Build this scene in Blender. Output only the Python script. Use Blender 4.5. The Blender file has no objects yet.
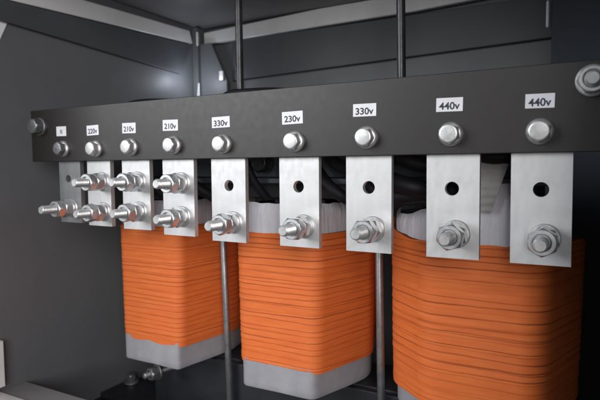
import bpy, bmesh, math, random
from mathutils import Vector, Matrix, noise
random.seed(7)
S = 0.001                      # everything below is written in millimetres
PI = math.pi
C = bpy.context.scene.collection
scene = bpy.context.scene

# ---------------------------------------------------------------- materials
def new_mat(name):
    m = bpy.data.materials.new(name); m.use_nodes = True
    nt = m.node_tree; b = nt.nodes['Principled BSDF']
    return m, nt, b

def node(nt, t, **kw):
    n = nt.nodes.new(t)
    for k, v in kw.items():
        setattr(n, k, v)
    return n

def coords(nt, scale=(1, 1, 1), kind='Object'):
    tc = node(nt, 'ShaderNodeTexCoord'); mp = node(nt, 'ShaderNodeMapping')
    mp.inputs['Scale'].default_value = scale
    nt.links.new(tc.outputs[kind], mp.inputs['Vector'])
    return mp.outputs['Vector']

def noise_tex(nt, vec, scale, detail=4, rough=0.6):
    n = node(nt, 'ShaderNodeTexNoise')
    n.inputs['Scale'].default_value = scale
    n.inputs['Detail'].default_value = detail
    n.inputs['Roughness'].default_value = rough
    nt.links.new(vec, n.inputs['Vector'])
    return n.outputs['Fac']

def ramp(nt, fac, stops):
    r = node(nt, 'ShaderNodeValToRGB')
    el = r.color_ramp.elements
    while len(el) < len(stops): el.new(0.5)
    for e, (p, c) in zip(el, stops):
        e.position = p; e.color = (*c, 1) if len(c) == 3 else c
    nt.links.new(fac, r.inputs['Fac'])
    return r.outputs['Color']

def maprange(nt, fac, a, b, lo=0.3, hi=0.7):
    r = node(nt, 'ShaderNodeMapRange')
    r.inputs['From Min'].default_value = lo; r.inputs['From Max'].default_value = hi
    r.inputs['To Min'].default_value = a; r.inputs['To Max'].default_value = b
    nt.links.new(fac, r.inputs['Value'])
    return r.outputs['Result']

def bump(nt, bsdf, fac, strength, dist):
    b = node(nt, 'ShaderNodeBump')
    b.inputs['Strength'].default_value = strength
    b.inputs['Distance'].default_value = dist
    nt.links.new(fac, b.inputs['Height'])
    nt.links.new(b.outputs['Normal'], bsdf.inputs['Normal'])

def basic(name, c1, c2, nscale, r0, r1, metallic=0.0, bscale=None, bstr=0.1, bdist=0.0002, stretch=(1, 1, 1), spec=0.5, lo=0.3, hi=0.7):
    m, nt, b = new_mat(name)
    v = coords(nt, stretch)
    f = noise_tex(nt, v, nscale)
    nt.links.new(ramp(nt, f, [(lo, c1), (hi, c2)]), b.inputs['Base Color'])
    f2 = noise_tex(nt, v, nscale * 2.3, 5)
    nt.links.new(maprange(nt, f2, r0, r1), b.inputs['Roughness'])
    b.inputs['Metallic'].default_value = metallic
    b.inputs['Specular IOR Level'].default_value = spec
    if bscale:
        bump(nt, b, noise_tex(nt, coords(nt), bscale, 3), bstr, bdist)
    return m

M = {}
M['plate'] = basic('tinned_aluminium', (.59, .59, .595), (.70, .70, .705), 80, .42, .60, 0.75, 700, .25, .00012, (1, 1, .7))
M['dull_plate'] = basic('tarnished_aluminium', (.27, .275, .28), (.36, .365, .37), 60, .42, .6, 0.75, 700, .25, .00012)  # plate metal darkened: shade at the bar's left end put into colour
M['zinc'] = basic('zinc_plating', (.62, .63, .65), (.76, .77, .78), 130, .30, .44, .95, 900, .08, .00004)
M['zinc_head'] = basic('zinc_plating_matt', (.50, .50, .505), (.66, .66, .66), 160, .32, .48, .8, 900, .12, .00006)
M['bar'] = basic('phenolic_board', (.016, .0125, .012), (.0165, .0128, .0122), 60, .40, .46, 0, 1500, .25, .00006, (1, 1, 1), .55)
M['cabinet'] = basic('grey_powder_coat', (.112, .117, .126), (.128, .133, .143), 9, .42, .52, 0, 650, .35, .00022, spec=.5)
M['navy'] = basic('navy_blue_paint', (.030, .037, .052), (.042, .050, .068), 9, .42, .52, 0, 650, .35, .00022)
M['roof'] = basic('roof_powder_coat', (.19, .18, .185), (.22, .21, .215), 9, .42, .52, 0, 650, .35, .00022)
M['sill'] = basic('sill_paint', (.22, .22, .23), (.27, .27, .28), 9, .42, .52, 0, 650, .35, .00022)
M['cabinet_dark'] = basic('dark_powder_coat', (.062, .066, .074), (.074, .078, .087), 9, .42, .52, 0, 650, .35, .00022)  # also puts the shade below the back rail lip into colour
M['rail'] = basic('light_grey_rail_paint', (.70, .70, .71), (.80, .80, .81), 14, .28, .4, .2, 650, .25, .0002)  # tone raised to carry the light that the lips catch
M['black_steel'] = basic('black_steel', (.012, .013, .016), (.022, .023, .028), 25, .35, .5, 0, 500, .3, .0002)
M['blue_steel'] = basic('blue_grey_steel', (.035, .04, .052), (.05, .055, .07), 25, .35, .5, 0, 500, .3, .0002)
M['rod'] = basic('dull_steel_rod', (.20, .205, .215), (.30, .305, .32), 120, .35, .5, .8, 500, .3, .0001)
M['black_rod'] = basic('blackened_rod', (.03, .031, .034), (.055, .056, .06), 90, .28, .4, .5, 500, .3, .0001)
M['cable'] = basic('black_rubber', (.005, .005, .007), (.009, .009, .012), 60, .5, .65, 0, 500, .2, .0001, spec=.25)
M['paper'] = basic('white_sticker_paper', (.72, .72, .77), (.80, .80, .84), 90, .45, .6, 0, 900, .1, .00005)
M['ink'] = basic('printed_ink', (.020, .022, .035), (.035, .037, .055), 200, .5, .6)
M['resin'] = basic('dark_cast_resin', (.012, .013, .016), (.02, .021, .025), 25, .6, .7)

def cloth_mat():
    m, nt, b = new_mat('glass_cloth_tape')
    v = coords(nt, (1, 1, .18))
    f = noise_tex(nt, v, 160, 5, .7)
    nt.links.new(ramp(nt, f, [(.3, (.50, .50, .55)), (.7, (.64, .64, .69))]), b.inputs['Base Color'])
    b.inputs['Roughness'].default_value = .75
    bump(nt, b, noise_tex(nt, coords(nt, (1, 1, .25)), 420, 4), .5, .0004)
    return m
M['cloth'] = cloth_mat()
M['pleat'] = basic('pleated_paper', (.34, .34, .33), (.44, .44, .43), 60, .6, .8, 0, 500, .2, .0001)

def base_cloth():
    m, nt, b = new_mat('grey_base_board')
    v = coords(nt)
    f = noise_tex(nt, v, 45, 5, .6)
    nt.links.new(ramp(nt, f, [(.3, (.25, .25, .275)), (.7, (.32, .32, .345))]), b.inputs['Base Color'])
    b.inputs['Roughness'].default_value = .65
    bump(nt, b, noise_tex(nt, v, 600, 4), .35, .0003)
    return m
M['base_cloth'] = base_cloth()

def winding_mat():
    m, nt, b = new_mat('orange_winding_tape')
    tc = node(nt, 'ShaderNodeUVMap'); tc.uv_map = 'UVMap'
    mp = node(nt, 'ShaderNodeMapping'); mp.inputs['Scale'].default_value = (5, 30, 1)
    nt.links.new(tc.outputs['UV'], mp.inputs['Vector'])
    f = noise_tex(nt, mp.outputs['Vector'], 2.6, 6, .65)
    base = ramp(nt, f, [(.28, (.62, .125, .025)), (.52, (.69, .152, .032)), (.74, (.75, .19, .044))])
    # long dark resin smears along the tape
    mp2 = node(nt, 'ShaderNodeMapping'); mp2.inputs['Scale'].default_value = (2.4, 48, 1)
    nt.links.new(tc.outputs['UV'], mp2.inputs['Vector'])
    f2 = noise_tex(nt, mp2.outputs['Vector'], 1.7, 4, .6)
    sm = ramp(nt, f2, [(.60, (0, 0, 0)), (.74, (.25, .25, .25))])
    mix = node(nt, 'ShaderNodeMixRGB'); mix.inputs['Color2'].default_value = (.34, .06, .012, 1)
    nt.links.new(sm, mix.inputs['Fac']); nt.links.new(base, mix.inputs['Color1'])
    at = node(nt, 'ShaderNodeAttribute'); at.attribute_name = 'seam'
    mix2 = node(nt, 'ShaderNodeMixRGB'); mix2.inputs['Color2'].default_value = (.17, .030, .010, 1)
    nt.links.new(at.outputs['Fac'], mix2.inputs['Fac']); nt.links.new(mix.outputs['Color'], mix2.inputs['Color1'])
    nt.links.new(mix2.outputs['Color'], b.inputs['Base Color'])
    b.inputs['Roughness'].default_value = .64
    b.inputs['Specular IOR Level'].default_value = .35
    mp3 = node(nt, 'ShaderNodeMapping'); mp3.inputs['Scale'].default_value = (60, 200, 1)
    nt.links.new(tc.outputs['UV'], mp3.inputs['Vector'])
    bump(nt, b, noise_tex(nt, mp3.outputs['Vector'], 3, 4, .7), .35, .0005)
    return m
M['winding'] = winding_mat()

# ---------------------------------------------------------------- helpers
def obj(name, bm, mat, parent=None, smooth=True, bevel=0.0, loc=None, angle=35):
    """bm is in mm; one mesh object comes out, in metres."""
    bmesh.ops.scale(bm, vec=(S, S, S), verts=bm.verts)
    bmesh.ops.recalc_face_normals(bm, faces=bm.faces)
    me = bpy.data.meshes.new(name); bm.to_mesh(me); bm.free()
    me.materials.append(M[mat])
    if smooth:
        me.polygons.foreach_set('use_smooth', [True] * len(me.polygons))
        me.set_sharp_from_angle(angle=math.radians(angle))
    o = bpy.data.objects.new(name, me); C.objects.link(o)
    if parent: o.parent = parent
    if loc: o.location = Vector(loc) * S
    if bevel:
        bv = o.modifiers.new('bevel', 'BEVEL'); bv.width = bevel * S; bv.segments = 2
        bv.limit_method = 'ANGLE'; bv.angle_limit = math.radians(40); bv.harden_normals = False
    return o

def tag(o, label=None, cat=None, group=None, kind=None):
    if label: o['label'] = label
    if cat: o['category'] = cat
    if group: o['group'] = group
    if kind: o['kind'] = kind
    return o

def empty(name, loc, label, cat, group=None):
    o = bpy.data.objects.new(name, None); C.objects.link(o)
    o.location = Vector(loc) * S; o.empty_display_size = .01
    return tag(o, label, cat, group)

def add_box(bm, x0, x1, y0, y1, z0, z1):
    r = bmesh.ops.create_cube(bm, size=1)
    for v in r['verts']:
        v.co = Vector((x0 + (v.co.x + .5) * (x1 - x0), y0 + (v.co.y + .5) * (y1 - y0), z0 + (v.co.z + .5) * (z1 - z0)))
    return bm

def box(*a): return add_box(bmesh.new(), *a)

def add_prism(bm, pts, d):
    """pts: 3-D polygon, extruded by vector d"""
    d = Vector(d)
    a = [bm.verts.new(Vector(p)) for p in pts]; b = [bm.verts.new(Vector(p) + d) for p in pts]
    n = len(a)
    bm.faces.new(a); bm.faces.new(list(reversed(b)))
    for i in range(n): bm.faces.new((a[i], b[i], b[(i + 1) % n], a[(i + 1) % n]))
    return bm

def prism(pts, d): return add_prism(bmesh.new(), pts, d)

def add_lathe(bm, prof, n=40, axis='y', c=(0, 0, 0), rot=0.0, hexr=None):
    """prof: list of (radius, along). Solid of revolution along +axis, closed at the ends by a cap."""
    c = Vector(c); rings = []
    for r, t in prof:
        ring = []
        for i in range(n):
            a = 2 * PI * i / n + rot
            if axis == 'y': p = Vector((r * math.cos(a), t, r * math.sin(a)))
            elif axis == 'z': p = Vector((r * math.cos(a), r * math.sin(a), t))
            else: p = Vector((t, r * math.cos(a), r * math.sin(a)))
            ring.append(bm.verts.new(c + p))
        rings.append(ring)
    for a, b in zip(rings, rings[1:]):
        for i in range(n): bm.faces.new((a[i], a[(i + 1) % n], b[(i + 1) % n], b[i]))
    bm.faces.new(rings[0]); bm.faces.new(list(reversed(rings[-1])))
    return bm

def add_nut(bm, af, y0, y1, rot=0.0, bore=0.0, c=(0, 0, 0), chamfer_front=True, dome=0.0):
    """hexagon with the real turned chamfer on its corners; y0 (front, smaller) to y1 (back)"""
    n = 72; R = af / 2; rc = R / math.cos(PI / 6)
    c = Vector(c)
    def hexr(a):
        k = (a - rot) % (PI / 3) - PI / 6
        return R / math.cos(k)
    L = y1 - y0
    prof = []
    for t in (0.0, .04, .09, .16, .24): prof.append((t * L, R * .95 + (rc - R * .95) * (t / .24) ** .8))
    prof.append((L * .5, 99)); 
    for t in (.80, .88, .94, 1.0): prof.append((t * L, R * .97 + (rc - R * .97) * ((1 - t) / .2) ** .8))
    rings = []
    if bore:
        rings.append([c + Vector((bore * math.cos((2 * PI * i / n + rot)), y0 + 1.2, bore * math.sin((2 * PI * i / n + rot)))) for i in range(n)])
        rings.append([c + Vector(((bore + 1.2) * math.cos((2 * PI * i / n + rot)), y0, (bore + 1.2) * math.sin((2 * PI * i / n + rot)))) for i in range(n)])
    else:
        rings.append([c + Vector((R * .80 * math.cos((2 * PI * i / n + rot)), y0 + dome, R * .80 * math.sin((2 * PI * i / n + rot)))) for i in range(n)])
    for t, rm in prof:
        rings.append([c + Vector((min(rm, hexr((2 * PI * i / n + rot))) * math.cos((2 * PI * i / n + rot)), y0 + t, min(rm, hexr((2 * PI * i / n + rot))) * math.sin((2 * PI * i / n + rot)))) for i in range(n)])
    vr = [[bm.verts.new(p) for p in r] for r in rings]
    for a, b in zip(vr, vr[1:]):
        for i in range(n): bm.faces.new((a[i], a[(i + 1) % n], b[(i + 1) % n], b[i]))
    bm.faces.new(vr[0]); bm.faces.new(list(reversed(vr[-1])))
    return bm

def add_thread(bm, R, y0, y1, pitch=2.0, depth=1.3, c=(0, 0, 0), n=36, step=.25):
    """screw thread along y, tip (chamfered) at y0"""
    c = Vector(c); rings = []
    L = y1 - y0; m = int(L / step)
    for k in range(m + 1):
        t = k * L / m; ring = []
        for i in range(n):
            a = 2 * PI * i / n
            fr = ((t / pitch) - i / n) % 1.0
            r = R - depth * abs(2 * fr - 1)
            r = min(r, R - 1.3 + t * 1.1)
            ring.append(bm.verts.new(c + Vector((r * math.cos(a), y0 + t, r * math.sin(a)))))
        rings.append(ring)
    for a, b in zip(rings, rings[1:]):
        for i in range(n): bm.faces.new((a[i], a[(i + 1) % n], b[(i + 1) % n], b[i]))
    f = bm.faces.new(rings[0]); bm.faces.new(list(reversed(rings[-1])))
    # shallow saw-cut dish in the tip
    r = bmesh.ops.inset_region(bm, faces=[f], thickness=.5, depth=0)
    return bm

def add_tube(bm, pts, r, n=14):
    P = [Vector(p) for p in pts]
    # Catmull-Rom resample
    Q = []
    for i in range(len(P) - 1):
        p0 = P[max(i - 1, 0)]; p1 = P[i]; p2 = P[i + 1]; p3 = P[min(i + 2, len(P) - 1)]
        for k in range(8):
            t = k / 8
            Q.append(.5 * ((2 * p1) + (p2 - p0) * t + (2 * p0 - 5 * p1 + 4 * p2 - p3) * t * t + (3 * p1 - p0 - 3 * p2 + p3) * t ** 3))
    Q.append(P[-1])
    rings = []; up = Vector((0.1, 0.2, 1)).normalized()
    for i, q in enumerate(Q):
        d = (Q[min(i + 1, len(Q) - 1)] - Q[max(i - 1, 0)]).normalized()
        a = d.cross(up)
        if a.length < 1e-3: a = d.cross(Vector((1, 0, 0)))
        a.normalize(); b = d.cross(a).normalized(); up = -b if (-b).dot(up) > 0 else b
        rings.append([bm.verts.new(q + (a * math.cos(2 * PI * k / n) + b * math.sin(2 * PI * k / n)) * r) for k in range(n)])
    for a, b in zip(rings, rings[1:]):
        for i in range(n): bm.faces.new((a[i], a[(i + 1) % n], b[(i + 1) % n], b[i]))
    bm.faces.new(rings[0]); bm.faces.new(list(reversed(rings[-1])))
    return bm

def plate_bm(w, z0, z1, t, holes):
    """plate in the xz plane, front at y=0, thickness t, with round holes [(x,z,r)]"""
    bm = bmesh.new()
    def loop(pts):
        vs = [bm.verts.new((p[0], 0, p[1])) for p in pts]
        return [bm.edges.new((vs[i], vs[(i + 1) % len(vs)])) for i in range(len(vs))]
    ed = loop([(0, z0), (w, z0), (w, z1), (0, z1)])
    for x, z, r in holes:
        ed += loop([(x + r * math.cos(2 * PI * i / 40), z + r * math.sin(2 * PI * i / 40)) for i in range(40)])
    bmesh.ops.triangle_fill(bm, use_beauty=True, use_dissolve=False, edges=ed)
    r = bmesh.ops.extrude_face_region(bm, geom=list(bm.faces))
    for v in r['geom']:
        if isinstance(v, bmesh.types.BMVert): v.co.y += t
    return bm

def text_bm(body, width, height, off=.06):
    """flat lettering, centred on the origin in the xz plane, fitted to width x height (mm)"""
    cu = bpy.data.curves.new('txt', 'FONT'); cu.body = body; cu.size = 1; cu.offset = off * .42
    cu.resolution_u = 6
    o = bpy.data.objects.new('txt', cu); C.objects.link(o)
    bpy.context.view_layer.update()
    dg = bpy.context.evaluated_depsgraph_get()
    me = bpy.data.meshes.new_from_object(o.evaluated_get(dg))
    bm = bmesh.new(); bm.from_mesh(me)
    bpy.data.objects.remove(o); bpy.data.curves.remove(cu); bpy.data.meshes.remove(me)
    xs = [v.co.x for v in bm.verts]; ys = [v.co.y for v in bm.verts]
    cx, cy = (min(xs) + max(xs)) / 2, (min(ys) + max(ys)) / 2
    sx, sy = width / (max(xs) - min(xs)), height / (max(ys) - min(ys))
    for v in bm.verts:
        v.co = Vector(((v.co.x - cx) * sx, 0, (v.co.y - cy) * sy))
    return bm

# ---------------------------------------------------------------- the cabinet
cab = empty('metal_cabinet', (0, 0, -342), 'dark grey sheet metal cabinet enclosing the transformer, seen from inside its open front', 'cabinet')
CO = (0, 0, 342)
def cabpart(name, bm, mat, bevel=0, **k): return obj(name, bm, mat, cab, bevel=bevel, loc=CO, **k)
cabpart('side_panel', box(-262, -245, -150, 372, -342, 240), 'cabinet', .8)
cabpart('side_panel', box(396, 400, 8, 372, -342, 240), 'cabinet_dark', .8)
cabpart('open_door', box(404, 420, -250, 4, -320, 300), 'cabinet_dark', 2)  # unseen leaf added to keep right-hand light off the rightmost coil
cabpart('back_panel', box(-245, 395.5, 366, 371.5, -342, 240), 'cabinet', .5)
cabpart('roof_panel', box(-245, 395.5, -60, 368, 236, 241), 'roof', .5)
# left top rail: dark web, lip paled for caught light, mitred at the rear corner
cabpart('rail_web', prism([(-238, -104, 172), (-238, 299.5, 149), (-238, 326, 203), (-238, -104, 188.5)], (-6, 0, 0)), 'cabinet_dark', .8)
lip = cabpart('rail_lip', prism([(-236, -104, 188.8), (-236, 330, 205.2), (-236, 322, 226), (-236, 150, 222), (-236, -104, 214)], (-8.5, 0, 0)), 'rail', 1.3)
# back top rail: lip paled for caught light, web darkened for shade below
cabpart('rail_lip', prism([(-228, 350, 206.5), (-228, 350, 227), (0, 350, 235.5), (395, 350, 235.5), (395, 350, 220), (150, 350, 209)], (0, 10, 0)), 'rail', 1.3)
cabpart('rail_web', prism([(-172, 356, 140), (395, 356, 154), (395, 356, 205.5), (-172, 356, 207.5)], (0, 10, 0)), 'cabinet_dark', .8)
# rear corner post, gusset and pale strips standing for light in gaps
cabpart('corner_post', box(-244.5, -233, 338, 367.5, -330, 235), 'cabinet', 1.0)
cabpart('gusset', prism([(-230, 342, 40), (-173, 342, 40), (-174, 342, 138), (-207, 342, 206), (-230, 342, 206)], (0, 4, 0)), 'cabinet', .6)
cabpart('bracket_tab', box(-187.5, -179.5, 338.5, 341.5, 139, 155), 'rail', .5)  # pale strip standing for outside light through a corner gap
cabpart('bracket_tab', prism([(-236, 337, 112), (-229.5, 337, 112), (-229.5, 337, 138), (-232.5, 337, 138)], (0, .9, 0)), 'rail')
cabpart('hinge_pin', add_lathe(bmesh.new(), [(.8, 163), (2, 164.5), (2, 195), (.8, 196.5)], 20, 'z', (322.5, 347, 0)), 'paper')  # white pin standing for the bright gap in the back panel
cabpart('hinge_pin', add_lathe(bmesh.new(), [(.8, 200), (2.6, 201.5), (2.6, 224), (.8, 226)], 20, 'z', (-228, 332, 0)), 'zinc')
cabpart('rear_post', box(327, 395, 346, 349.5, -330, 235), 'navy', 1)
# front return and sill
cabpart('front_flange', box(-244.8, -234, -104, -30, -268, -212), 'rail', .8)
cabpart('sill', box(-244.8, 395.5, -33, 2.7, -290, -276), 'sill', 1.2)
cabpart('sill_lip', box(-244.8, 395.5, -70, -33.2, -288, -274), 'rail', 1.5)
cabpart('inspection_sticker', prism([(-244.9, -40, 169.5), (-244.9, .5, 169.5), (-244.9, -13.8, 138.5), (-244.9, -40, 136)], (.5, 0, 0)), 'paper')  # white patch on the left side panel
fl = obj('floor', box(-262, 446, -104, 374, -350, -342.2), 'black_steel'); tag(fl, kind='structure')
tag(fl, 'black steel cabinet floor', 'floor')

# ---------------------------------------------------------------- transformer core
core = empty('transformer_core', (91, 145, -342), 'black steel transformer core and clamping frame behind the orange coils', 'transformer')
KO = (-91, -145, 342)
def corepart(name, bm, mat, bevel=0, **k): return obj(name, bm, mat, core, bevel=bevel, loc=KO, **k)
corepart('upper_yoke', box(-150, 335, 108, 182, -44, 34), 'black_steel', 1)
corepart('lower_yoke', box(-128, 312, 122, 190, -336, -246), 'black_steel', 1)
for cx in (-86, 91, 268):
    corepart('limb', box(cx - 32, cx + 32, 113, 177, -245.5, -44.5), 'black_steel', 1)
ch = bmesh.new(); add_box(ch, -162, 345, 92, 97, -20, 32); add_box(ch, -162, 345, 72, 96.9, -26, -20.3)
corepart('clamp_channel', ch, 'blue_steel', .8)
ch = bmesh.new(); add_box(ch, -134, 316, 114, 120, -334, -248); add_box(ch, -243, 360, 114, 172, -341, -334.2)
corepart('base_channel', ch, 'black_steel', .8)
for bx, bz in ((60, -4), (-60, -2), (200, 2)):
    bm = add_nut(bmesh.new(), 19, 78, 90, .3, 0, (bx, 0, bz), dome=-.3)
    corepart('clamp_nut', add_lathe(bm, [(12, 89), (12, 91.8)], 32, 'y', (bx, 0, bz)), 'black_rod')

# bolts low at the left: one through the base channel, one in the floor
t = empty('clamp_bolt', (-95, 92, -265), 'zinc bolt poking forward under the leftmost coil', 'bolt')
bm = add_thread(bmesh.new(), 4, -30, 22, c=(0, 0, 0))
shaft = obj('shaft', bm, 'rod', t)
obj('nut', add_nut(bmesh.new(), 15, -22, -12, .2, 4.1), 'rod', t)
obj('washer', add_lathe(bmesh.new(), [(9.5, -11.8), (10, -11.3), (10, -10)], 32), 'rod', t)
t.rotation_euler = (0, 0, -.25)
t = empty('floor_bolt', (-228, 160, -334), 'small dull hex bolt standing on the floor by the left wall', 'bolt')
bmx = add_nut(bmesh.new(), 13, -14, -5, .1)
bmesh.ops.rotate(bmx, cent=(0, 0, 0), matrix=Matrix.Rotation(-PI / 2, 3, 'X'), verts=bmx.verts)
obj('head', bmx, 'rod', t)
obj('washer', add_lathe(bmesh.new(), [(10, 0.2), (11, 1), (11, 3), (10, 3.6), (8, 4.8)], 32, 'z'), 'rod', t)

# ---------------------------------------------------------------- coils
def rounded_section(V, R, N):
    """closed convex polygon V with corner radii R -> N points, even in arc length"""
    pts = []; n = len(V)
    for i in range(n):
        p = Vector(V[i]); a = (Vector(V[i - 1]) - p).normalized(); b = (Vector(V[(i + 1) % n]) - p).normalized()
        ang = a.angle(b); d = R[i] / math.tan(ang / 2)
        c = p + (a + b).normalized() * (R[i] / math.sin(ang / 2))
        s = p + a * d; e = p + b * d
        vs = s - c; ve = e - c; tot = vs.angle_signed(ve)
        for k in range(13):
            th = -tot * k / 12
            pts.append(c + Vector((vs.x * math.cos(th) - vs.y * math.sin(th), vs.x * math.sin(th) + vs.y * math.cos(th))))
    L = [0]
    for i in range(len(pts)): L.append(L[-1] + (pts[(i + 1) % len(pts)] - pts[i]).length)
    out = []; j = 0
    for k in range(N):
        s = L[-1] * k / N
        while L[j + 1] < s: j += 1
        f = (s - L[j]) / max(L[j + 1] - L[j], 1e-9)
        out.append(pts[j].lerp(pts[(j + 1) % len(pts)], f))
    nor = []
    for k in range(N):
        d = (out[(k + 1) % N] - out[k - 1]).normalized(); nor.append(Vector((d.y, -d.x)))
    return out, nor, L[-1]

def section(front, rf, side=77, N=420, wider=0):
    V = [(-front, -85), (front, -85), (side, 0), (front, 85), (-front, 85), (-side, 0)]
    if wider:      # the right coil is fuller, with a long rounded left flank
        q = 77 - side
        V = [(-20 + q, -85 + q * .3), (front + wider, -85 + q * .3), (side + wider, 0), (front + wider, 92), (-60, 95), (-91 + q, 38), (-63 + q, -50 + q * .3)]
        return rounded_section(V, [34, rf, 45, 20, 20, 25, 40], N)
    return rounded_section(V, [rf, rf, 45, rf, rf, 45], N)

def make_coil(cx, label, rf, seed, ztop, sharp_base=6, wider=0):
    rnd = random.Random(seed)
    t = empty('transformer_coil', (cx, 145, -245), label, 'coil', 'orange coils of the transformer standing in a row')
    N = 420
    sec, nor, P = section(48, rf, 77 if cx > 0 else 65, N, wider)
    z0, z1 = (-218.5 if cx < 200 else -224), -76.0
    # tape edges: irregular, wavy, slightly helical
    edges = []; z = z0 - 2
    while z < z1 + 4:
        edges.append(dict(z=z, a=[rnd.uniform(-1, 1) * q for q in (1.0, .7, .35, .2)], p=[rnd.uniform(0, 6.28) for _ in range(4)],
                          d=rnd.uniform(.5, 1.0) if rnd.random() < .7 else rnd.uniform(.12, .35), w=rnd.uniform(.35, .75)))
        z += rnd.choice([2.4, 4.6, 5.2, 5.8, 6.4, 7.2]) * rnd.uniform(.9, 1.1)
    def ez(e, s):
        a = 2 * PI * s
        return e['z'] + sum(e['a'][k] * math.sin((k + 1) * a + e['p'][k]) for k in range(4)) + .4 * noise.noise((s * 30, e['z'], seed))
    rows = 330
    bm = bmesh.new(); uv = bm.loops.layers.uv.new('UVMap'); col = bm.loops.layers.float_color.new('seam')
    grid = []; seam = []
    ed = [[ez(e, i / N) for e in edges] for i in range(N)]
    for j in range(rows + 1):
        f = j / rows
        ring = []; sr = []
        for i in range(N):
            s = i / N
            lo = z0 + .35 * noise.noise((math.cos(s * 6.28) * 3, math.sin(s * 6.28) * 3, seed)) 
            hi = z1 + .9 * noise.noise((math.cos(s * 6.28) * 3, math.sin(s * 6.28) * 3, seed + 5))
            if cx > 200: hi += 12 * max(0, min(1, (-sec[i].x - 40) / 50)) ** 1.2        # right coil: tape climbs on its left flank
            z = lo + (hi - lo) * f
            off = 0; dark = 0
            E_ = ed[i]
            # ramp between consecutive edges: each turn leans out over the next
            k = 0
            for k in range(len(E_) - 1):
                if z < E_[k + 1]: break
            span = max(E_[k + 1] - E_[k], 1.5)
            u = (z - E_[k]) / span
            off += .75 * edges[k]['d'] * (1 - max(0, min(1, u)))
            off += .3 * noise.noise((s * 9, z * .12, seed * 3.1))
            for e, zz in zip(edges, E_):
                dd = abs(z - zz)
                if dd < 2:
                    fade = .5 + .9 * noise.noise((s * 14, e['z'] * 1.7, seed + 9))
                    fade = max(.15, min(1, fade + .25))
                    g = math.exp(-(dd / e['w']) ** 2)
                    off -= .30 * e['d'] * g
                    dark = max(dark, g * e['d'] * fade * .8)
            # fold in at the ends
            if f < .02: off -= (1 - f / .02) * .5
            if f > .975: off -= ((f - .975) / .025) * 2.2
            tp = 1 + .055 * (f - .5) if cx < 200 else 1 + .03 * (f - .5)
            p = sec[i]; n_ = nor[i]
            ring.append(bm.verts.new((p.x * tp + n_.x * off, p.y + n_.y * off, z + 245)))
            sr.append(dark)
        grid.append(ring); seam.append(sr)
    for j in range(rows):
        for i in range(N):
            i2 = (i + 1) % N
            fc = bm.faces.new((grid[j][i], grid[j][i2], grid[j + 1][i2], grid[j + 1][i]))
            for lp, (jj, ii, uu) in zip(fc.loops, ((j, i, i), (j, i2, i + 1), (j + 1, i2, i + 1), (j + 1, i, i))):
                lp[uv].uv = (uu / N + seed * .37, jj / rows * .33 + seed * .11)
                v = seam[jj][ii]; lp[col] = (v, v, v, 1)
    bm.faces.new(list(reversed(grid[0]))); bm.faces.new(grid[-1])
    obj('winding', bm, 'winding', t, angle=80)
    # grey cloth collar on top
    sec2, nor2, _ = section(46.5, max(rf - 2, 6), 75 if cx > 0 else 63, N, wider)
    bm = bmesh.new(); rings = []
    R_ = 26
    for j in range(R_ + 1):
        f = j / R_; ring = []
        for i in range(N):
            p = sec2[i]; n_ = nor2[i]; a = i / N * 2 * PI
            zt = ztop(p.x) + 1.2 * noise.noise((p.x * .09, p.y * .09, seed))
            wr = noise.noise((p.x * .16, p.y * .16, seed + z0)) * 1.1 + noise.noise((p.x * .55, p.y * .55, f * 1.5)) * .8
            off = -1.5 + wr * (f * .9 + .2) - 5.5 * max(0, f - .72) ** 2 * 9
            ring.append(bm.verts.new((p.x + n_.x * off, p.y + n_.y * off, -84 + (zt + 84) * f + 245)))
        rings.append(ring)
    for a, b in zip(rings, rings[1:]):
        for i in range(N): bm.faces.new((a[i], a[(i + 1) % N], b[(i + 1) % N], b[i]))
    obj('insulation_collar', bm, 'cloth', t, angle=60)
    # dark resin filling inside the collar
    bm = bmesh.new()
    vs = [bm.verts.new((sec2[i].x * .93, sec2[i].y * .95, ztop(sec2[i].x) - 3 + 245)) for i in range(0, N, 4)]
    bm.faces.new(vs)
    bmesh.ops.translate(bm, vec=(0, 0, -1), verts=bm.verts)
    r = bmesh.ops.extrude_face_region(bm, geom=list(bm.faces))
    bmesh.ops.translate(bm, vec=(0, 0, -16), verts=[v for v in r['geom'] if isinstance(v, bmesh.types.BMVert)])
    obj('coil_filling', bm, 'resin', t)
    # grey board under the winding
    sec3, nor3, _ = section(43.3, sharp_base, 72 if cx > 0 else 60, 160, wider)
    bm = bmesh.new(); rings = []
    for f, zz in enumerate((z0 + 5, (z0 - 229) / 2 if cx > 200 else -220, -226, -232, -238, -243.5, -245)):
        ring = []
        for i in range(160):
            p = sec3[i]; n_ = nor3[i]
            off = .45 * noise.noise((p.x * .04, p.y * .04, zz * .06 + seed)) - (.8 if f == 6 else 0)
            ring.append(bm.verts.new((p.x + n_.x * off, p.y + n_.y * off, zz + 245 + (.7 * noise.noise((p.x * .03, p.y * .03, seed))) * (f > 3))))
        rings.append(ring)
    for a, b in zip(rings, rings[1:]):
        for i in range(160): bm.faces.new((a[i], a[(i + 1) % 160], b[(i + 1) % 160], b[i]))
    bm.faces.new(rings[0]); bm.faces.new(list(reversed(rings[-1])))
    obj('base_board', bm, 'base_cloth', t, angle=50)
    return t

make_coil(-86.5, 'leftmost orange tape-wrapped coil, next to the grey side wall', 12, 3, lambda x: -47, 4)
make_coil(91, 'middle orange tape-wrapped coil, between the two lower steel rods', 17, 11, lambda x: -46, 9)
make_coil(268.5, 'rightmost and nearest orange coil, below the two 440v plates', 26, 23, lambda x: -46 + max(-9, min(22, (x + 25) * .36)) - max(0, min(62, (x - 48) * 3)), 18, 27)

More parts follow.
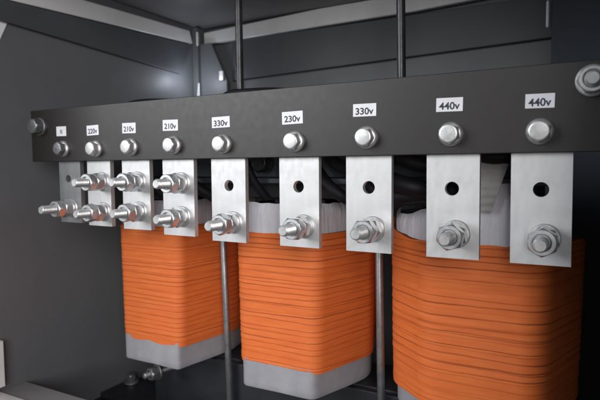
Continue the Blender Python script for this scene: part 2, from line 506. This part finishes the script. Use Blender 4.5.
# pleated paper flap over the right coil
bm = bmesh.new()
nx, nz = 12, 40; g = []
for j in range(nz + 1):
    row = []
    for i in range(nx + 1):
        u = i / nx; w = j / nz
        x = 283 + u * (33 - 13 * w); z = -1 - 7 * u - 43 * w + 3 * u * w
        y = 52 + 6 * u * u + 2.2 * abs(((w * 6 + u * .8) % 1) - .5) - 3 * math.sin(w * 2.6)
        row.append((x, y, z))
    g.append(row)
A = [[bm.verts.new(p) for p in r] for r in g]
for j in range(nz):
    for i in range(nx): bm.faces.new((A[j][i], A[j][i + 1], A[j + 1][i + 1], A[j + 1][i]))
r = bmesh.ops.extrude_face_region(bm, geom=list(bm.faces))
bmesh.ops.translate(bm, vec=(0, .6, 0), verts=[v for v in r['geom'] if isinstance(v, bmesh.types.BMVert)])
tag(obj('insulation_paper', bm, 'pleat', None, angle=20), 'pale pleated insulation paper strip hanging between the two 440v plates', 'paper strip')

# ---------------------------------------------------------------- rods
def rod(x, y, z0, z1, r, mat, label, group, thread=False, lean=0):
    bm = bmesh.new()
    if thread:
        prof = []; z = 0
        while z < z1 - z0:
            prof += [(r, z), (r - .35, z + 1.0)]; z += 2.0
        add_lathe(bm, prof, 22, 'z')
    else:
        add_lathe(bm, [(r - .6, 0), (r, .8), (r, z1 - z0 - .8), (r - .6, z1 - z0)], 26, 'z')
    o = obj('threaded_rod' if thread else 'tie_rod', bm, mat, None, angle=60)
    o.location = (x * S, y * S, z0 * S); o.rotation_euler = (0, lean, 0)
    return tag(o, label, 'rod', group)
rod(9.5, 120, 36, 236, 4.6, 'black_rod', 'dark rod rising to the roof above the 230v label, left of the two', 'dark upper rods', True, -.004)
rod(206.5, 120, 36, 236, 4.6, 'black_rod', 'dark rod rising to the roof between the 330v and 440v labels', 'dark upper rods', True, -.012)
rod(-2.5, 106, -333, -27, 4.0, 'rod', 'thin steel rod between the leftmost and middle coils', 'lower steel tie rods', False, -.03)
rod(191, 106, -333, -27, 4.0, 'rod', 'thin steel rod between the middle and rightmost coils', 'lower steel tie rods', False, -.015)

# ---------------------------------------------------------------- cables
def cable(pts, r, label):
    o = obj('cable', add_tube(bmesh.new(), pts, r), 'cable', None)
    tag(o, label, 'cable', 'black cables behind the terminal bar')
cable([(-150, 60, 20), (-120, 62, 62), (-60, 70, 66), (-10, 72, 58), (60, 80, 30)], 6, 'black cable just clearing the top edge of the bar at its left end')
cable([(-60, 110, 40), (-10, 112, 72), (20, 108, 76), (90, 112, 70), (150, 110, 40)], 5.5, 'black cable showing over the bar at the foot of the left dark rod')
cable([(120, 90, 20), (155, 84, 56), (185, 84, 68), (205, 84, 48), (215, 88, 10)], 5, 'black cable loop peeping above the bar left of the right dark rod')
cable([(190, 60, 20), (198, 50, -6), (215, 46, -19), (240, 46, -27), (262, 60, -30)], 8, 'thick black cable sagging between the 330v and left 440v plates, upper one')
cable([(176, 66, 0), (196, 58, -26), (218, 54, -36), (246, 56, -33), (270, 66, -30)], 7, 'thick black cable sagging between the 330v and left 440v plates, lower one')
cable([(180, 62, 36), (200, 56, 12), (226, 50, 0), (250, 52, -8), (290, 60, -8)], 7, 'black cable just under the bar beside the left 440v plate')
cable([(268, 58, 30), (284, 50, 8), (300, 46, -1), (318, 50, 0), (340, 60, 14)], 6, 'black cable curving over the pleated paper strip')
cable([(120, 78, 20), (134, 70, -8), (150, 64, -26), (166, 66, -38), (176, 80, -44)], 6, 'black cable hanging between the 230v and right 330v plates')
cable([(138, 70, 24), (152, 66, 2), (164, 62, -8), (182, 62, -12)], 6, 'black cable under the bar left of the right 330v plate')
cable([(-120, 60, 12), (-110, 56, -12), (-84, 56, -26), (-60, 70, -44)], 6, 'black cable between the 220v and left 210v plates')
cable([(-40, 60, 14), (-24, 54, -16), (-6, 56, -30), (10, 72, -44)], 6, 'black cable between the two 210v plates')
cable([(40, 62, 20), (58, 56, 0), (66, 60, -22), (74, 74, -42)], 4.5, 'black cable between the left 330v and 230v plates')

# ---------------------------------------------------------------- terminal bar
BT = 6.0                       # bar thickness
bar = empty('terminal_bar', (-208.4, 0, 0), 'long black insulating bar with a row of white voltage labels, spanning the cabinet', 'terminal bar')
BO = (208.4, 0, 0)
bb = box(-208.4, 395.5, 0, BT, 0, 60)
obj('board', bb, 'bar', bar, bevel=.5, loc=BO)
labels = [('N', -154.6, 34.2, 16.6, 10.9), ('220v', -102.6, 33, 18.6, 10.8), ('210v', -47.9, 33.4, 19.3, 10.7), ('210v', 8.9, 33.8, 19.7, 10.8),
          ('330v', 71.1, 33.6, 20.6, 10.1), ('230v', 147.9, 33.7, 20.5, 10.8), ('330v', 214.4, 36.7, 19.8, 10.1), ('440v', 281.6, 36.8, 19.5, 10.1), ('440v', 342.8, 35.5, 18.5, 9.8)]
for txt, x, z, w, h in labels:
    st = obj('voltage_label', plate_bm(w, 0, h, .25, []), 'paper', bar, smooth=False)
    st.rotation_euler = (0, math.sin(x * 7.3) * .02, 0)
    st.location = Vector((x - w / 2 + 208.4, -.26, z - h / 2)) * S
    tw, th = (3.4, 5.2) if txt == 'N' else (w * .78, 5.6)
    l = obj('lettering', text_bm(txt, tw, th), 'ink', st, smooth=False)
    l.location = Vector((w / 2, -.06, h / 2 - (.9 if txt != 'N' else .4))) * S
    st['label'] = 'white sticker printed ' + txt
def corner_bolt(x, z, rot, rodend):
    p = obj('mounting_bolt', add_nut(bmesh.new(), 16.5, -12, -3, rot, 5 if rodend else 0, dome=-.2), 'zinc_head' if rodend else 'rod', bar)
    p.location = Vector((x + 208.4, 0, z)) * S
    obj('washer', add_lathe(bmesh.new(), [(9.6, -2.9), (10.4, -2.3), (10.4, -.05)], 48), 'zinc_head' if rodend else 'rod', p)
    if rodend:
        obj('rod_end', add_thread(bmesh.new(), 4.9, -15.5, -2), 'zinc_head', p)
corner_bolt(-190.7, 40.7, .15, False)
corner_bolt(374.5, 46.3, .1, True)

# ---------------------------------------------------------------- terminals
#        text, plate x, width, bottom z, bolt x, bolt z, studs [(x,z,len)], hole (x,z)
T = [
 ('N',    -168.9, 36.1, -70.5, -151.6, 14.2, [(-149.2, -53.3, 40)], (-153.5, -20)),
 ('220v', -121.2, 36.6, -72.3, -98.3, 13.0, [(-96.6, -23.1, 37.5), (-96.6, -56.1, 37)], None),
 ('210v', -66.2, 39.7, -73.6, -45.2, 13.6, [(-42.5, -22.6, 36.5), (-42.0, -54.0, 37)], None),
 ('210v', -8.7, 40.6, -76.8, 12.9, 13.9, [(17.0, -23.5, 37), (16.6, -57.3, 37.5)], None),
 ('330v', 53.7, 39.5, -79.3, 73.5, 13.4, [(79.0, -60.4, 38.5)], (74.3, -25.6)),
 ('230v', 130.2, 39.5, -79.3, 150.2, 13.4, [(155.2, -60.6, 38)], (149.6, -25.8)),
 ('330v', 195.3, 39.5, -79.3, 216.3, 14.6, [(219.4, -59.8, 38.5)], (215.4, -25.8)),
 ('440v', 263.4, 39.5, -79.3, 282.9, 14.8, [(286.2, -60.2, 38)], (282.7, -26.0)),
 ('440v', 324.6, 39.5, -79.3, 343.4, 14.4, [(347.2, -60.3, 38)], (344.4, -25.9)),
]
LB = ['dull darker grey plate with one stud, below the N label at the left end',
      'silver plate with two studs below the 220v label, second plate from the left',
      'silver plate with two studs below the left of the two 210v labels',
      'silver plate with two studs below the right of the two 210v labels',
      'silver plate with one stud below the left 330v label, beside the two-stud plates',
      'silver plate with one stud and open hole below the 230v label',
      'silver plate with one stud and open hole below the right 330v label',
      'silver plate with one stud below the left of the two 440v labels',
      'largest looking silver plate, rightmost, below the right 440v label']
PY = BT + .1; PT = 5.0
for k, (txt, px, w, zb, bx, bz, studs, hole) in enumerate(T):
    rnd = random.Random(100 + k)
    t = empty('terminal', (px, PY, zb), LB[k], 'terminal', 'metal terminals hanging from the black bar')
    holes = [(sx - px, sz - zb, 5.2) for sx, sz, L in studs]
    if hole: holes.append((hole[0] - px, hole[1] - zb, 5.3 if k else 4.2))
    # undrilled stud positions are filled by the stud itself
    p = obj('contact_plate', plate_bm(w, 0, 36 - zb, PT, holes), 'dull_plate' if k == 0 else 'plate', t, smooth=False)
    p.rotation_euler = (0, rnd.uniform(-.004, .004), 0)
    for sx, sz, L in studs:
        r0 = rnd.uniform(0, 1)
        loc = Vector((sx - px, 0, sz - zb)) * S
        s = obj('stud', add_thread(bmesh.new(), 4.9, -L, PT + 6, n=40), 'zinc_head', t, angle=18); s.location = loc
        obj('flat_washer', add_lathe(bmesh.new(), [(10.0, -2.1), (10.6, -1.6), (10.6, -.05)], 48), 'zinc_head', s)
        obj('spring_washer', add_lathe(bmesh.new(), [(8.4, -4.6), (8.9, -4.1), (8.9, -2.6), (8.6, -2.2)], 40), 'zinc', s)
        obj('nut', add_nut(bmesh.new(), 17.8, -13.9, -4.7, r0, 5.0), 'zinc', s)
        obj('nut', add_nut(bmesh.new(), 17.8, -23.4, -14.1, r0 + rnd.uniform(.2, .8), 5.0), 'zinc', s)
    # flange bolt through the bar
    loc = Vector((bx - px, -PY, bz - zb)) * S
    rot = rnd.uniform(0, 1)
    h = obj('flange_bolt', add_nut(bmesh.new(), 13.6, -9.4, -2.6, rot, 0, dome=-.15), 'zinc_head', t); h.location = loc
    obj('flange', add_lathe(bmesh.new(), [(6.9, -3.4), (8.3, -2.5), (9.1, -1.5), (9.2, -1.0), (9.2, -.05)], 48), 'zinc_head', h)
    # small raised marks on the head
    bm = bmesh.new()
    for q in (0, 1):
        a = rot + q * 1.9 + .6
        m0 = len(bm.verts)
        b2 = bmesh.new(); add_box(b2, -1.5, 1.5, -9.85, -9.3, -.3, .3)
        bmesh.ops.rotate(b2, cent=(0, 0, 0), matrix=Matrix.Rotation(a, 3, 'Y'), verts=b2.verts)
        bmesh.ops.translate(b2, vec=(2.9 * math.cos(a * 1.7 + q), 0, 2.9 * math.sin(a * 1.7 + q)), verts=b2.verts)
        me = bpy.data.meshes.new('t'); b2.to_mesh(me); b2.free(); bm.from_mesh(me); bpy.data.meshes.remove(me)
    obj('head_mark', bm, 'zinc', h)
    if k == 0:
        h.data.materials[0] = M['rod']  # darker metal here carries the same left-end shade

# ---------------------------------------------------------------- light
world = bpy.data.worlds.new('World'); scene.world = world; world.use_nodes = True
nt = world.node_tree; bg = nt.nodes['Background']
tc = node(nt, 'ShaderNodeTexCoord')
sp = node(nt, 'ShaderNodeSeparateXYZ'); nt.links.new(tc.outputs['Generated'], sp.inputs[0])
rp = ramp(nt, maprange(nt, sp.outputs['Z'], 0, 1, -1, 1), [(.30, (.10, .10, .11)), (.50, (.46, .47, .50)), (.75, (.62, .63, .67))])
nt.links.new(rp, bg.inputs['Color']); bg.inputs['Strength'].default_value = .42

def area(name, loc, target, sx, sy, power, color):
    l = bpy.data.lights.new(name, 'AREA'); l.shape = 'RECTANGLE'; l.size = sx; l.size_y = sy; l.energy = power; l.color = color
    o = bpy.data.objects.new(name, l); C.objects.link(o)
    o.location = Vector(loc) * S
    o.rotation_euler = (Vector(target) * S - o.location).to_track_quat('-Z', 'Y').to_euler()
    return o
area('window_light', (-950, -1400, 520), (60, 60, -80), .9, .9, 21, (.95, .98, 1.0))
area('room_light', (950, -1350, 260), (20, 60, -60), .9, .8, 21, (1.0, .97, .94))
l = bpy.data.lights.new('corner_glow', 'POINT'); l.energy = .09; l.shadow_soft_size = .012; l.color = (.8, .88, 1)
o = bpy.data.objects.new('corner_glow', l); C.objects.link(o); o.location = Vector((-214, 300, 139)) * S

# ---------------------------------------------------------------- camera
cam = bpy.data.cameras.new('camera'); co = bpy.data.objects.new('camera', cam); C.objects.link(co)
CX, CY, CZ = 374.732, -400.281, -6.963
yaw, pitch, roll, f = .503, .066, -.010, 528.874
F = Vector((-math.sin(yaw) * math.cos(pitch), math.cos(yaw) * math.cos(pitch), -math.sin(pitch)))
R = F.cross(Vector((0, 0, 1))).normalized(); U = R.cross(F)
R2 = math.cos(roll) * R + math.sin(roll) * U; U2 = -math.sin(roll) * R + math.cos(roll) * U
mw = Matrix((R2, U2, -F)).transposed().to_4x4(); mw.translation = Vector((CX, CY, CZ)) * S
co.matrix_world = mw
cam.sensor_width = 36; cam.lens = 36 * f / 600; cam.clip_start = .01; cam.clip_end = 50
cam.dof.use_dof = True; cam.dof.focus_distance = .46; cam.dof.aperture_fstop = 11
scene.camera = co
scene.view_settings.view_transform = 'Standard'; scene.view_settings.look = 'None'
scene.view_settings.exposure = 0; scene.view_settings.gamma = 1
